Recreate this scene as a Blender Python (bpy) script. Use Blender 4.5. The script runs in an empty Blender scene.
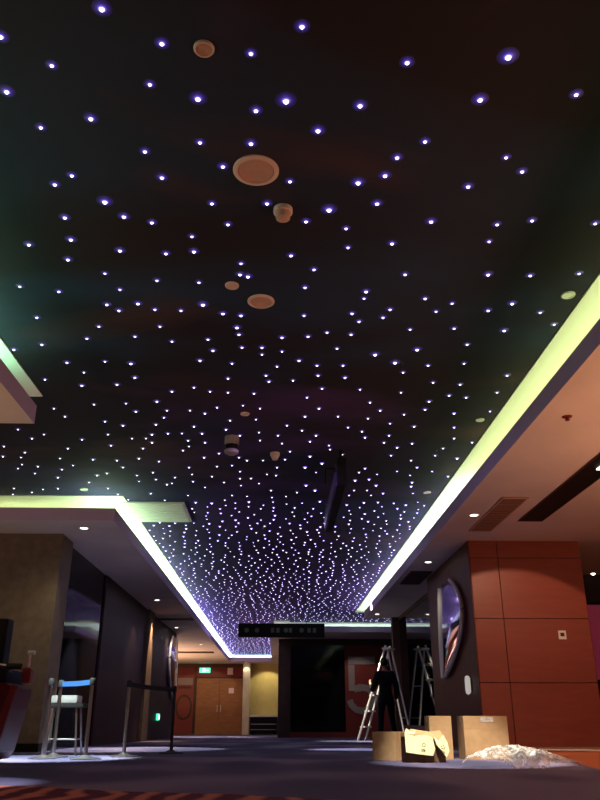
import bpy, bmesh, math, random
from mathutils import Vector, Matrix
random.seed(7)
C = bpy.context.scene
COL = C.collection
PI = math.pi
# ---------------------------------------------------------------- camera
EYE = 0.36; F = 770.0; PITCH = math.radians(22.57); YAW = math.atan(23*math.cos(PITCH)/F)
cd = bpy.data.cameras.new('camera'); cam = bpy.data.objects.new('camera', cd); COL.objects.link(cam)
cd.sensor_fit = 'VERTICAL'; cd.sensor_height = 36; cd.lens = F/800*36; cd.clip_start = .05; cd.clip_end = 200
cam.location = (0, 0, EYE); cam.rotation_euler = (PI/2+PITCH, 0, -YAW)
C.camera = cam
# ---------------------------------------------------------------- world, exposure
w = bpy.data.worlds.new('world'); C.world = w; w.use_nodes = True
w.node_tree.nodes['Background'].inputs[0].default_value = (.35, .3, .5, 1)
w.node_tree.nodes['Background'].inputs[1].default_value = 0.02
vs = C.view_settings; vs.view_transform = 'Standard'; vs.look = 'None'; vs.gamma = 1; vs.use_curve_mapping = False
vs.exposure = 0.0
C.cycles.use_denoising = True
C.cycles.max_bounces = 6; C.cycles.diffuse_bounces = 4; C.cycles.glossy_bounces = 4
C.cycles.sample_clamp_indirect = 3
# ---------------------------------------------------------------- lights
def area(name, loc, sx, sy, power, col, rot=(0, 0, 0), spread=180):
    l = bpy.data.lights.new(name, 'AREA'); l.shape = 'RECTANGLE'; l.size = sx; l.size_y = sy
    l.energy = power; l.color = col; l.spread = math.radians(spread)
    o = bpy.data.objects.new(name, l); o.location = loc; o.rotation_euler = rot; COL.objects.link(o); return o
def spot(loc, power, col=(1, .82, .6), size=90, blend=.5, target=None, radius=.03, name='spot_light'):
    l = bpy.data.lights.new(name, 'SPOT'); l.energy = power; l.color = col; l.spot_size = math.radians(size)
    l.spot_blend = blend; l.shadow_soft_size = radius
    o = bpy.data.objects.new(name, l); o.location = loc; COL.objects.link(o)
    if target is not None:
        d = Vector(target)-Vector(loc); o.rotation_euler = d.to_track_quat('-Z', 'Y').to_euler()
    return o
def point(loc, power, col, radius=.2):
    l = bpy.data.lights.new('fill_point_light', 'POINT'); l.energy = power; l.color = col; l.shadow_soft_size = radius
    o = bpy.data.objects.new('fill_point_light', l); o.location = loc; COL.objects.link(o); return o
UP = (PI, 0, 0)
COVE = (.84, 1., .40); COVEW = (.78, 1., .72); COVEG = (.45, 1., .55)
# light strips lying in the coves, shining up at the slot ceiling
area('cove_light', (2.66, 5, 3.0), .06, 10, 34, COVE, UP)
area('cove_light', (2.70, 17.0, 3.0), .06, 14, 95, COVEW, UP)
area('cove_light', (-2.72, 3.5, 3.0), .06, 5.9, 60, COVEG, UP)
area('cove_light', (-2.57, 16, 3.0), .06, 11, 110, (.62, 1, .55), UP)
area('cove_light', (-2.57, 32, 3.0), .06, 21, 200, (.75, .95, 1), UP)
area('cove_light', (-5.2, 11.75, 3.0), 5.2, .06, 14, COVE, UP)
area('cove_light', (4.0, 28.0, 3.0), 7, .06, 40, (.75, 1, .85), UP)
area('cove_light', (-1.2, 42.2, 3.0), 2.2, .1, 60, (.6, 1, .95), UP)
area('cove_light', (.12, 34.5, 3.0), .06, 14, 60, (.75, .95, 1), UP)
# added unseen warm fill lamps at both sides, washing the low ceilings
area('warm_fill_light', (5.0, 4.2, .85), 2.4, 4.5, 235, (1, .42, .20), UP)
point((6.4, 5.0, .9), 12, (1, .47, .24), .3)
area('warm_fill_light', (-4.6, 4.0, .85), 2.0, 4, 90, (1, .60, .32), UP)
area('warm_fill_light', (-5.5, 8.6, .9), 2.0, 1.6, 16, (1, .72, .5), UP)
area('far_fill_light', (-5.2, 31.5, .5), 2.5, 6, 330, (1, .55, .3), UP)
point((-5.5, 31.0, 1.2), 22, (1, .5, .28), .3)
area('far_fill_light', (5.2, 31.0, .5), 2.5, 4, 120, (1, .5, .3), UP)
point((5.5, 32.0, 1.2), 0.1, (1, .45, .3), .3)
# added violet spots standing in for the stars' glow, aimed down from the ceiling
for (sx, sy, pw) in ((0, 3.5, 16), (0, 8, 22), (0, 13, 22), (0, 18, 30), (-1.2, 25, 34), (-1.2, 33, 20)):
    spot((sx, sy, 3.40), pw, (.62, .46, 1), 172, .3, (sx, sy+.001, 0), .02)
# ---------------------------------------------------------------- helpers
def mat(name, col, rough=.6, metal=0, spec=.3, noise=None, bump=0, coat=0, nscale=4, ncol=None, detail=4, stretch=None):
    m = bpy.data.materials.new(name); m.use_nodes = True; nt = m.node_tree; b = nt.nodes['Principled BSDF']
    b.inputs['Base Color'].default_value = (*col, 1); b.inputs['Roughness'].default_value = rough
    b.inputs['Metallic'].default_value = metal; b.inputs['Specular IOR Level'].default_value = spec
    b.inputs['Coat Weight'].default_value = coat
    if noise or bump:
        tc = nt.nodes.new('ShaderNodeTexCoord'); mp = nt.nodes.new('ShaderNodeMapping')
        nz = nt.nodes.new('ShaderNodeTexNoise'); nz.inputs['Scale'].default_value = nscale; nz.inputs['Detail'].default_value = detail
        nt.links.new(tc.outputs['Object'], mp.inputs[0]); nt.links.new(mp.outputs[0], nz.inputs[0])
        if stretch: mp.inputs['Scale'].default_value = stretch
        if noise:
            cr = nt.nodes.new('ShaderNodeValToRGB'); cr.color_ramp.elements[0].position = .35; cr.color_ramp.elements[1].position = .68
            c2 = ncol or tuple(c*(1-noise) for c in col)
            cr.color_ramp.elements[0].color = (*c2, 1); cr.color_ramp.elements[1].color = (*col, 1)
            nt.links.new(nz.outputs[0], cr.inputs[0]); nt.links.new(cr.outputs[0], b.inputs['Base Color'])
        if bump:
            bp = nt.nodes.new('ShaderNodeBump'); bp.inputs['Strength'].default_value = bump; bp.inputs['Distance'].default_value = .01
            nt.links.new(nz.outputs[0], bp.inputs['Height']); nt.links.new(bp.outputs[0], b.inputs['Normal'])
    return m
def emis(name, col, s, sample=False):
    m = bpy.data.materials.new(name); m.use_nodes = True; nt = m.node_tree; b = nt.nodes['Principled BSDF']
    b.inputs['Base Color'].default_value = (.3, .3, .3, 1)
    b.inputs['Emission Color'].default_value = (*col, 1); b.inputs['Emission Strength'].default_value = s
    if not sample: m.cycles.emission_sampling = 'NONE'
    return m
class MB:
    def __init__(s): s.bm = bmesh.new()
    def box(s, x0, x1, y0, y1, z0, z1, bev=0, rot=None, mi=0):
        r = bmesh.ops.create_cube(s.bm, size=1)
        for v in r['verts']:
            v.co = Vector(((x0+x1)/2+v.co.x*(x1-x0), (y0+y1)/2+v.co.y*(y1-y0), (z0+z1)/2+v.co.z*(z1-z0)))
            if rot is not None: v.co = rot @ v.co
        fs = {f for v in r['verts'] for f in v.link_faces}
        for f in fs: f.material_index = mi
        if bev:
            bmesh.ops.bevel(s.bm, geom=list({e for v in r['verts'] for e in v.link_edges}), offset=bev, segments=2, affect='EDGES', profile=.7)
        return s
    def tube(s, a, b, r, r2=None, n=12, mi=0):
        a = Vector(a); b = Vector(b); d = b-a
        q = d.to_track_quat('Z', 'Y').to_matrix().to_4x4()
        q = Matrix.Translation((a+b)/2) @ q
        r0 = bmesh.ops.create_cone(s.bm, cap_ends=True, segments=n, radius1=r, radius2=(r if r2 is None else r2), depth=d.length, matrix=q)
        for v in r0['verts']:
            for f in v.link_faces: f.material_index = mi
        return s
    def lathe(s, prof, n=24, c=(0, 0, 0), mi=0):
        rings = []
        for (r, z) in prof:
            if r < 1e-6: rings.append([s.bm.verts.new((c[0], c[1], c[2]+z))])
            else: rings.append([s.bm.verts.new((c[0]+r*math.cos(2*PI*i/n), c[1]+r*math.sin(2*PI*i/n), c[2]+z)) for i in range(n)])
        for A, B in zip(rings, rings[1:]):
            for i in range(n):
                j = (i+1) % n
                vs_ = [A[0]] if len(A) == 1 else [A[i], A[j]]
                vs_ += [B[0]] if len(B) == 1 else [B[j], B[i]]
                try: f = s.bm.faces.new(vs_); f.material_index = mi
                except ValueError: pass
        return s
    def prism(s, pts, axis, a, b, mi=0):
        # pts: 2D outline extruded along axis from a to b
        def mk(p, t):
            return {'x': (t, p[0], p[1]), 'y': (p[0], t, p[1]), 'z': (p[0], p[1], t)}[axis]
        A = [s.bm.verts.new(mk(p, a)) for p in pts]; B = [s.bm.verts.new(mk(p, b)) for p in pts]
        n = len(pts); fs = [s.bm.faces.new(A), s.bm.faces.new(B)]
        for i in range(n): fs.append(s.bm.faces.new((A[i], A[(i+1) % n], B[(i+1) % n], B[i])))
        for f in fs: f.material_index = mi
        return s
    def path(s, pts, r, n=8, mi=0):
        pts = [Vector(p) for p in pts]; rings = []
        for i, p in enumerate(pts):
            d = (pts[min(i+1, len(pts)-1)]-pts[max(i-1, 0)]).normalized(); q = d.to_track_quat('Z', 'Y')
            rings.append([s.bm.verts.new(p+q @ Vector((r*math.cos(2*PI*k/n), r*math.sin(2*PI*k/n), 0))) for k in range(n)])
        for A, B in zip(rings, rings[1:]):
            for i in range(n): f = s.bm.faces.new((A[i], A[(i+1) % n], B[(i+1) % n], B[i])); f.material_index = mi
        s.bm.faces.new(rings[0]); s.bm.faces.new(rings[-1]); return s
    def build(s, name, mats, parent=None, smooth=False, loc=None):
        bmesh.ops.recalc_face_normals(s.bm, faces=s.bm.faces)
        me = bpy.data.meshes.new(name); s.bm.to_mesh(me); s.bm.free()
        for m in (mats if isinstance(mats, (list, tuple)) else [mats]): me.materials.append(m)
        if smooth:
            for p in me.polygons: p.use_smooth = True
            try: me.set_sharp_from_angle(angle=math.radians(40))
            except Exception: pass
        o = bpy.data.objects.new(name, me); COL.objects.link(o)
        if parent is not None: o.parent = parent
        if loc is not None: o.location = loc
        return o
def tag(o, label, cat, group=None, kind=None):
    if label: o['label'] = label
    if cat: o['category'] = cat
    if group: o['group'] = group
    if kind: o['kind'] = kind
    return o
def thing(name, loc, label, cat, group=None, rz=0):
    o = bpy.data.objects.new(name, None); COL.objects.link(o); o.location = loc; o.rotation_euler = (0, 0, rz)
    o.empty_display_size = .1
    return tag(o, label, cat, group)
def dup(root, loc=None, label=None, rz=None, group=None, scale=None):
    r = root.copy(); COL.objects.link(r)
    if loc is not None: r.location = loc
    if label: r['label'] = label
    if rz is not None: r.rotation_euler = (0, 0, rz)
    if group: r['group'] = group
    if scale: r.scale = (scale,)*3
    for ch in list(root.children):
        c = ch.copy(); COL.objects.link(c); c.parent = r
        for g in list(ch.children):
            d = g.copy(); COL.objects.link(d); d.parent = c
    return r
def struct(o): o['kind'] = 'structure'; return o
def sbox(name, m, *b, bev=0):
    return struct(MB().box(*b, bev=bev).build(name, m))
def fz(y): return 0.0 if y < 9 else -(y-9)*.0086
R_ = cam.rotation_euler.to_matrix()
def ray(u, v): return (R_ @ Vector(((u-300)/F, (400-v)/F, -1))).normalized()
def on_z(u, v, z):       # the spot on a level plane that is seen at (u, v)
    d = ray(u, v); t = (z-EYE)/d.z; return Vector((d.x*t, d.y*t, z))
def on_y(u, v, y):
    d = ray(u, v); t = y/d.y; return Vector((d.x*t, y, EYE+d.z*t))
def on_x(u, v, x):
    d = ray(u, v); t = x/d.x; return Vector((x, d.y*t, EYE+d.z*t))
ZS = 2.80; ZL = 2.97; ZC = 3.435; XL = -2.19; XR = 2.24
# ---------------------------------------------------------------- materials
M = {}
M['soffit'] = mat('painted_plaster', (.62, .58, .56), .8, noise=.12, nscale=1.3)
M['fascia'] = mat('violet_lit_paint', (.50, .40, .58), .7)  # white paint with the violet light on it mixed into the colour
M['white'] = mat('white_paint', (.8, .8, .78), .7)
M['cback'] = mat('grey_cove_paint', (.22, .22, .22), .9)
M['black'] = mat('matt_black', (.007, .007, .008), .6, spec=.15)
M['dglass'] = mat('black_glass', (.004, .004, .006), .06, spec=.1)
M['mirror'] = mat('dark_mirror_glass', (.10, .10, .12), .04, metal=1)
M['wood'] = mat('red_wood_veneer', (.25, .058, .040), .42, noise=.12, nscale=3, stretch=(1, 1, 6), spec=.35)
M['woodd'] = mat('dark_wood', (.07, .03, .02), .5, noise=.3)
M['darkwall'] = mat('dark_plum_wall', (.035, .022, .035), .45, noise=.2)
M['pillar'] = mat('brown_stone', (.16, .12, .085), .6, noise=.25, nscale=9)
M['lwall'] = mat('purple_brown_panel', (.05, .026, .034), .5, noise=.2, spec=.15)
M['sidewood'] = mat('dark_red_brown_wood', (.12, .028, .016), .5, noise=.2, spec=.15)
M['chrome'] = mat('brushed_steel', (.62, .6, .58), .28, metal=1)
M['rubber'] = mat('black_rubber', (.02, .02, .02), .7)
M['trimpk'] = mat('beige_plastic', (.72, .54, .54), .5)
M['grillepk'] = mat('beige_grille', (.56, .36, .32), .7)
M['plate'] = mat('white_plastic', (.75, .75, .72), .4)
M['card'] = mat('cardboard', (.48, .30, .15), .85, noise=.15, nscale=14)
M['cardin'] = mat('cardboard_inside', (.16, .085, .045), .9, noise=.3, nscale=20)
M['cardl'] = mat('pale_cardboard', (.78, .68, .40), .8, noise=.12, nscale=20)
M['tape'] = mat('packing_tape', (.50, .36, .20), .35)
M['label'] = mat('paper_label', (.75, .7, .62), .7, noise=.5, nscale=60)
M['red'] = mat('dark_red_paint', (.17, .02, .016), .5)
M['maroon'] = mat('maroon_gloss', (.09, .006, .012), .35, spec=.3)
M['blue'] = mat('blue_belt', (.06, .22, .62), .6)
M['cushion'] = mat('white_vinyl', (.82, .85, .80), .45)
M['ydwall'] = mat('yellow_plaster', (.62, .50, .20), .8, noise=.1)
M['door'] = mat('orange_wood_door', (.34, .15, .06), .5, noise=.25, nscale=3, stretch=(1, 1, 5))
M['marble'] = mat('cream_stone', (.62, .55, .42), .5, noise=.15)
M['cloth'] = mat('black_cloth', (.008, .008, .009), .9)
M['skin'] = mat('skin', (.42, .22, .14), .6)
M['hair'] = mat('black_hair', (.01, .008, .008), .5)
M['alu'] = mat('aluminium', (.78, .74, .66), .4, metal=.15)
M['cable'] = mat('white_cable', (.7, .66, .6), .5)
M['magenta'] = emis('magenta_lightbox', (.5, .01, .1), .16)
M['lens'] = emis('lamp_lens', (1, .92, .75), 9)
M['green'] = emis('green_exit_glow', (.05, .9, .45), 1.6)
M['greenw'] = emis('white_exit_mark', (.8, 1, .9), 3)
M['star'] = emis('star_core', (.86, .80, 1), 5.5)
M['halo1'] = emis('star_glow_inner', (.36, .25, 1), 1.0)  # violet glow around each star, painted as dim emissive rings
M['halo2'] = emis('star_glow_outer', (.22, .12, 1), .36)
M['halo3'] = emis('star_glow_rim', (.16, .08, 1), .15)
M['halo4'] = emis('star_glow_edge', (.16, .08, 1), .045)
M['halofar'] = emis('star_glow_far', (.30, .14, 1), 1.3)
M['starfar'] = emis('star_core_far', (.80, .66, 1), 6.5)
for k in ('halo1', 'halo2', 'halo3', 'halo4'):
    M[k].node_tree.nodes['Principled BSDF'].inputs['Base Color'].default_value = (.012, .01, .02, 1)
def sky_mat():
    m = bpy.data.materials.new('night_sky_mural'); m.use_nodes = True; nt = m.node_tree; b = nt.nodes['Principled BSDF']
    N = nt.nodes.new; L = nt.links.new
    tc = N('ShaderNodeTexCoord'); cur = None
    b.inputs['Roughness'].default_value = .85; b.inputs['Specular IOR Level'].default_value = .15
    def layer(cur, seed, scale, lo, hi, col):
        mp = N('ShaderNodeMapping'); mp.inputs['Location'].default_value = (seed, seed*1.7, 0); mp.inputs['Scale'].default_value = (.7, 1.2, 1)
        mp.inputs['Rotation'].default_value = (0, 0, .5)
        nz = N('ShaderNodeTexNoise'); nz.inputs['Scale'].default_value = scale; nz.inputs['Detail'].default_value = 5; nz.inputs['Distortion'].default_value = .6
        mr = N('ShaderNodeMapRange'); mr.inputs[1].default_value = lo; mr.inputs[2].default_value = hi
        L(tc.outputs['Object'], mp.inputs[0]); L(mp.outputs[0], nz.inputs[0]); L(nz.outputs[0], mr.inputs[0])
        mx = N('ShaderNodeMix'); mx.data_type = 'RGBA'; L(mr.outputs[0], mx.inputs[0])
        if cur is None: mx.inputs[6].default_value = (.021, .018, .026, 1)
        else: L(cur, mx.inputs[6])
        mx.inputs[7].default_value = (*col, 1); return mx.outputs[2]
    cur = layer(None, 3, .35, .5, .7, (.022, .04, .085))
    cur = layer(cur, 11, .45, .56, .75, (.085, .042, .045))
    cur = layer(cur, 23, .4, .55, .75, (.08, .035, .13))
    # violet haze of the dense stars painted into the mural towards the far end
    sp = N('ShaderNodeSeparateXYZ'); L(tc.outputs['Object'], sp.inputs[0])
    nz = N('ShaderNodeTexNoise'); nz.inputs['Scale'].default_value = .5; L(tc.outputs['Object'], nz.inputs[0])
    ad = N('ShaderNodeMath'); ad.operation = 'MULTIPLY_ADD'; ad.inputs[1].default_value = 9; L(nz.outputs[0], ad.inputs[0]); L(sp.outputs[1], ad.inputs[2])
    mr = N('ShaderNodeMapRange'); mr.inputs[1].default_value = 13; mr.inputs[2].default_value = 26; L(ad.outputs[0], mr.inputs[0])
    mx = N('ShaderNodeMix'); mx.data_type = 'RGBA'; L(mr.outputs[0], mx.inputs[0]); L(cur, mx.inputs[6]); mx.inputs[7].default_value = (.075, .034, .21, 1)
    L(mx.outputs[2], b.inputs['Base Color']); return m
M['sky'] = sky_mat()
def carpet_mat():
    m = bpy.data.materials.new('patterned_carpet'); m.use_nodes = True; nt = m.node_tree; b = nt.nodes['Principled BSDF']
    N = nt.nodes.new; L = nt.links.new
    tc = N('ShaderNodeTexCoord'); b.inputs['Roughness'].default_value = .9; b.inputs['Specular IOR Level'].default_value = .1
    vo = N('ShaderNodeTexVoronoi'); vo.inputs['Scale'].default_value = 1.5; vo.feature = 'SMOOTH_F1'
    mp = N('ShaderNodeMapping'); mp.inputs['Scale'].default_value = (1, .55, 1); L(tc.outputs['Object'], mp.inputs[0]); L(mp.outputs[0], vo.inputs[0])
    cr = N('ShaderNodeValToRGB'); e = cr.color_ramp.elements; e[0].position = .2; e[0].color = (.06, .062, .11, 1); e[1].position = .62; e[1].color = (.18, .15, .22, 1)
    e2 = e.new(.42); e2.color = (.08, .072, .14, 1); L(vo.outputs[0], cr.inputs[0])
    # red woven border strip nearest the entrance, with pale curved strokes
    wv = N('ShaderNodeTexWave'); wv.inputs['Scale'].default_value = 1.6; wv.inputs['Distortion'].default_value = 5; L(tc.outputs['Object'], wv.inputs[0])
    cr2 = N('ShaderNodeValToRGB'); g = cr2.color_ramp.elements; g[0].position = .35; g[0].color = (.10, .025, .04, 1); g[1].position = .9; g[1].color = (.45, .16, .10, 1)
    L(wv.outputs[0], cr2.inputs[0])
    sp = N('ShaderNodeSeparateXYZ'); L(tc.outputs['Object'], sp.inputs[0])
    nz = N('ShaderNodeTexNoise'); nz.inputs['Scale'].default_value = 1.2; L(tc.outputs['Object'], nz.inputs[0])
    ma = N('ShaderNodeMath'); ma.operation = 'MULTIPLY_ADD'; ma.inputs[1].default_value = .5; L(nz.outputs[0], ma.inputs[0]); 
    ax = N('ShaderNodeMath'); ax.operation = 'MULTIPLY_ADD'; ax.inputs[1].default_value = .5; L(sp.outputs[0], ax.inputs[0]); L(sp.outputs[1], ax.inputs[2])
    L(ax.outputs[0], ma.inputs[2])
    lt = N('ShaderNodeMath'); lt.operation = 'LESS_THAN'; lt.inputs[1].default_value = 4.6; L(ma.outputs[0], lt.inputs[0])
    mx = N('ShaderNodeMix'); mx.data_type = 'RGBA'; L(lt.outputs[0], mx.inputs[0]); L(cr.outputs[0], mx.inputs[6]); L(cr2.outputs[0], mx.inputs[7])
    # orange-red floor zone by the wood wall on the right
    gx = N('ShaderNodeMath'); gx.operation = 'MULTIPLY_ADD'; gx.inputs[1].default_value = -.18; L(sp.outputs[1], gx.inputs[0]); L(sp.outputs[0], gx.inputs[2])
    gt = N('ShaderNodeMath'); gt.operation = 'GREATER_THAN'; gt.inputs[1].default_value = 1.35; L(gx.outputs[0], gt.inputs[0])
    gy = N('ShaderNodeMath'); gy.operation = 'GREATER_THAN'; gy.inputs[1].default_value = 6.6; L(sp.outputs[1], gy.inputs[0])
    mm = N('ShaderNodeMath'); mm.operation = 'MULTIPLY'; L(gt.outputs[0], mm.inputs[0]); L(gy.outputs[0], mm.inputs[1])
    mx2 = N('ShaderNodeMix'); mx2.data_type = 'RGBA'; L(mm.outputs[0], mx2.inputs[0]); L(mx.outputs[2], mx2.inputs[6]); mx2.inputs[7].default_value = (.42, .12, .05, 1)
    nf = N('ShaderNodeTexNoise'); nf.inputs['Scale'].default_value = 120; L(tc.outputs['Object'], nf.inputs[0])
    bp = N('ShaderNodeBump'); bp.inputs['Strength'].default_value = .4; bp.inputs['Distance'].default_value = .01
    L(nf.outputs[0], bp.inputs['Height']); L(bp.outputs[0], b.inputs['Normal'])
    L(mx2.outputs[2], b.inputs['Base Color']); return m
M['carpet'] = carpet_mat()
# ---------------------------------------------------------------- room shell
fl = MB(); bm = fl.bm
ys = [-3, 9, 40]; top = [[bm.verts.new((x, y, fz(y))) for y in ys] for x in (-8, 8)]; bot = [[bm.verts.new((x, y, -.6)) for y in ys] for x in (-8, 8)]
for i in range(2):
    bm.faces.new((top[0][i], top[1][i], top[1][i+1], top[0][i+1])); bm.faces.new((bot[0][i], bot[0][i+1], bot[1][i+1], bot[1][i]))
    for s_ in (0, 1): bm.faces.new((top[s_][i], top[s_][i+1], bot[s_][i+1], bot[s_][i]))
for j in (0, 2): bm.faces.new((top[0][j], top[1][j], bot[1][j], bot[0][j]))
struct(fl.build('floor', M['carpet']))
sbox('ceiling', M['sky'], -8, 8, -3, 44, ZC, ZC+.15)
def soffit(x0, x1, y0, y1):
    o = MB().box(x0, x1, y0, y1, ZS, ZL).build('soffit', [M['soffit'], M['fascia']])
    for p in o.data.polygons:
        if abs(p.normal.z) < .5: p.material_index = 1
    return struct(o)
soffit(-8, XL, -3, 6.48); soffit(-8, XL, 10.1, 43.6); soffit(XR, 8, -3, 20.6)
soffit(-.26, 8, 24, 43.6); soffit(XL, -.26, 36.75, 43.6); soffit(XL, XR, -3, .3)
def slot(x0, x1, y0, y1): return sbox('cove_slot_ceiling', M['white'], x0, x1, y0, y1, ZC-.012, ZC)
slot(2.365, 2.80, .3, 24.4); slot(-2.9, -2.44, .3, 7.35); slot(-2.75, -2.315, 11.17, 43.4)
slot(-8, -2.75, 11.17, 12.1); slot(.4, 8, 27.1, 28.6); slot(-.14, .4, 26.6, 43.4); slot(-2.315, -.14, 41.3, 43.4)
def cback(*b): return sbox('cove_back_wall', M['cback'], *b, ZL, ZC)
cback(2.80, 2.86, .3, 20.6); cback(-2.96, -2.9, -.5, 6.48); cback(-2.81, -2.75, 12.1, 43.4)
cback(-8, -2.81, 12.1, 12.16); cback(.46, 8, 28.6, 28.66); cback(-2.75, .4, 43.4, 43.46); cback(.4, .46, 28.6, 43.4)
cback(-8, -2.96, 6.3, 6.36)
# thin shadow lines across the far left soffit
sbox('shadow_line_1', M['woodd'], -3.15, XL-.02, 20.75, 20.95, ZS-.03, ZS)
sbox('shadow_line_2', M['woodd'], -8, XL-.3, 31.2, 31.7, ZS-.03, ZS)
# outer walls
sbox('wall_left', M['darkwall'], -8.1, -8, -3, 39, -.6, ZC+.15)
sbox('wall_right', M['darkwall'], 8, 8.1, -3, 39, -.6, ZC+.15)
sbox('wall_back', M['woodd'], -8, 8, -3.1, -3, -.6, ZC+.15)
FY = 38.2
sbox('wall_far', M['red'], -8, .1, FY, FY+.2, -.6, ZS)
# pillar and glass side wall on the left
sbox('wall_left_pillar', M['pillar'], -8, -3.06, 10.9, 11.5, fz(11)+.1, ZS)
sbox('baseboard_left', M['black'], -8, -3.05, 10.885, 11.51, -.05, fz(11)+.1)
sbox('window_1', M['dglass'], -3.35, -3.15, 11.5, 14.3, -.1, ZS)
sbox('wall_left_panel', M['lwall'], -3.38, -3.12, 14.3, 19.0, -.15, ZS)
sbox('column_left', M['pillar'], -3.35, -3.05, 19.0, 19.8, -.15, ZS)
sbox('wall_left_far', M['lwall'], -3.35, -3.12, 19.8, 24.8, -.2, ZS)
# right block: red wood panels with dark seams
WY = 11.2
sbox('wall_right_core', M['woodd'], 2.80, 4.42, WY+.02, 14.5, -.1, ZS)
pn = MB()
for (xa, xb) in ((2.79, 3.195), (3.205, 4.42)):
    for (za, zb) in ((.0, .828), (.838, 1.685), (1.695, 2.545), (2.555, ZS)):
        pn.box(xa, xb, WY-.005, WY+.03, za, zb, bev=.003)
struct(pn.build('wall_right_panelling', M['wood']))
sbox('baseboard_right', M['chrome'], 2.78, 4.43, WY-.02, WY+.02, -.03, .025)
sbox('wall_right_side', M['sidewood'], 2.775, 2.80, WY, 14.5, -.06, ZS)
sbox('wall_right_recess', M['darkwall'], 4.42, 8, 14.0, 14.2, -.1, ZS)
sbox('window_2', M['mirror'], 3.10, 3.25, 14.5, 20.3, .25, 2.72)
sbox('trim_3', M['woodd'], 3.08, 3.30, 14.5, 20.3, 2.72, ZS)
sbox('trim_4', M['woodd'], 3.08, 3.30, 14.5, 20.3, -.15, .25)
sbox('column_right', M['woodd'], 2.92, 3.13, 20.3, 20.55, fz(20.4)-.02, ZS)
# far right block with black glass front and red wall
BY = 26.2
sbox('wall_far_pier', M['woodd'], .03, .42, BY, BY+.5, -.3, ZS)
sbox('wall_far_side', M['woodd'], .03, .3, BY+.5, FY, -.4, ZS)
gx1 = 2.17
sbox('window_3', M['dglass'], .42, gx1, BY+.02, BY+.2, fz(BY)+.16, 2.62)
sbox('trim_5', M['red'], .42, gx1, BY, BY+.25, -.3, fz(BY)+.16)
sbox('trim_6', M['woodd'], .42, 8, BY-.02, BY+.25, 2.62, ZS)
sbox('wall_far_red', M['red'], gx1, 8, BY, BY+.2, -.3, 2.62)
# far wall pieces
fzz = fz(FY)
sbox('wall_alcove', M['ydwall'], -1.28, .03, FY-.06, FY, fzz, ZS)
# door
dr = thing('door', ((-3.73-1.61)/2, FY, fzz), 'orange-brown double door under the green exit sign at the far wall', 'door'); dr['kind'] = 'structure'
for sx, (xa, xb) in ((-1, (-1.06, -.005)), (1, (.005, 1.06))):
    leaf = MB().box(xa, xb, -.07, -.01, .01, 2.40, bev=.006).build('door_leaf', M['door'], dr)
    MB().box(-sx*0+(-.09 if sx < 0 else .06), (-.06 if sx < 0 else .09), -.12, -.07, .95, 1.25, bev=.008).build('handle', M['chrome'], leaf)
MB().box(-1.12, -1.06, -.09, 0, 0, 2.46).box(1.06, 1.12, -.09, 0, 0, 2.46).box(-1.12, 1.12, -.09, 0, 2.40, 2.46).build('door_frame', M['woodd'], dr)
MB().box(.42, .66, -.078, -.07, 1.75, 1.98).build('notice_plate', M['trimpk'], dr)
sbox('column_far', M['marble'], -1.58, -1.26, FY-.55, FY, fzz-.02, ZS)
# console in the alcove
cs = thing('console_cabinet', (-.6, FY-.3, fzz), 'low black console with pale top in the yellow alcove', 'cabinet')
MB().box(-.62, .6, -.2, .22, .06, .74, bev=.01).build('cabinet_body', M['black'], cs)
MB().box(-.64, .62, -.23, .23, .74, .82, bev=.01).build('top', M['white'], cs)
MB().box(-.58, .56, -.22, -.2, .42, .46).box(-.58, .56, -.22, -.2, .2, .23).build('trim_rail', M['chrome'], cs)
for sx in (-.5, .5): MB().box(sx-.04, sx+.04, -.15, .15, 0, .06).build('foot', M['black'], cs)
# ---------------------------------------------------------------- wall graphics
def stroke(pts, wd, y, th=.03):
    m_ = MB()
    P = [Vector(p) for p in pts]
    L_, R2 = [], []
    for i, p in enumerate(P):
        d = (P[min(i+1, len(P)-1)]-P[max(i-1, 0)]).normalized(); n = Vector((-d.y, d.x))
        L_.append(p+n*wd/2); R2.append(p-n*wd/2)
    for i in range(len(P)-1):
        m_.prism([L_[i], L_[i+1], R2[i+1], R2[i]], 'y', y-th, y)
    return m_
M['pale'] = mat('pale_mauve_paint', (.25, .20, .20), .6)
g5 = thing('hall_numeral', (2.70, BY, .60), 'large pale numeral 5 on the dark red wall behind the ladder', 'sign')
arc = [(-.36+.02, .38)] + [(.0+.40*math.cos(a), .38+.36*math.sin(a)) for a in [math.radians(t) for t in (130, 100, 60, 30, 0, -30, -60, -90, -120, -150, -175)]]
m5 = stroke(arc[1:], .2, -.001)
m5.box(-.42, -.22, -.033, -.003, .62, 1.41).box(-.42, .45, -.035, -.002, 1.42, 1.66).box(-.219, -.02, -.037, -.004, .60, .76)
m5.build('numeral', M['pale'], g5)
gp = thing('round_graphic_panel', (-4.28, FY, fzz), 'red wall panel with a dark ring motif left of the far door', 'panel')
MB().box(-.42, .42, -.05, -.002, .02, 2.55, bev=.01).build('panel', mat('brick_red_paint', (.20, .038, .034), .5), gp)
ring = MB()
for i in range(32):
    a, b_ = 2*PI*i/32, 2*PI*(i+1)/32
    ring.prism([(.38*math.cos(a), 1.15+.55*math.sin(a)), (.38*math.cos(b_), 1.15+.55*math.sin(b_)), (.29*math.cos(b_), 1.15+.45*math.sin(b_)), (.29*math.cos(a), 1.15+.45*math.sin(a))], 'y', -.06, -.05)
ring.box(-.3, .3, -.06, -.05, 1.95, 2.05)
ring.build('ring_motif', M['woodd'], gp)
MB().box(-.34, .36, -.062, -.05, 2.12, 2.42, bev=.005).build('name_band', M['pale'], gp)
sbox('trim_8', M['woodd'], -3.86, -3.79, FY-.06, FY, fzz, ZS)
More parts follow.
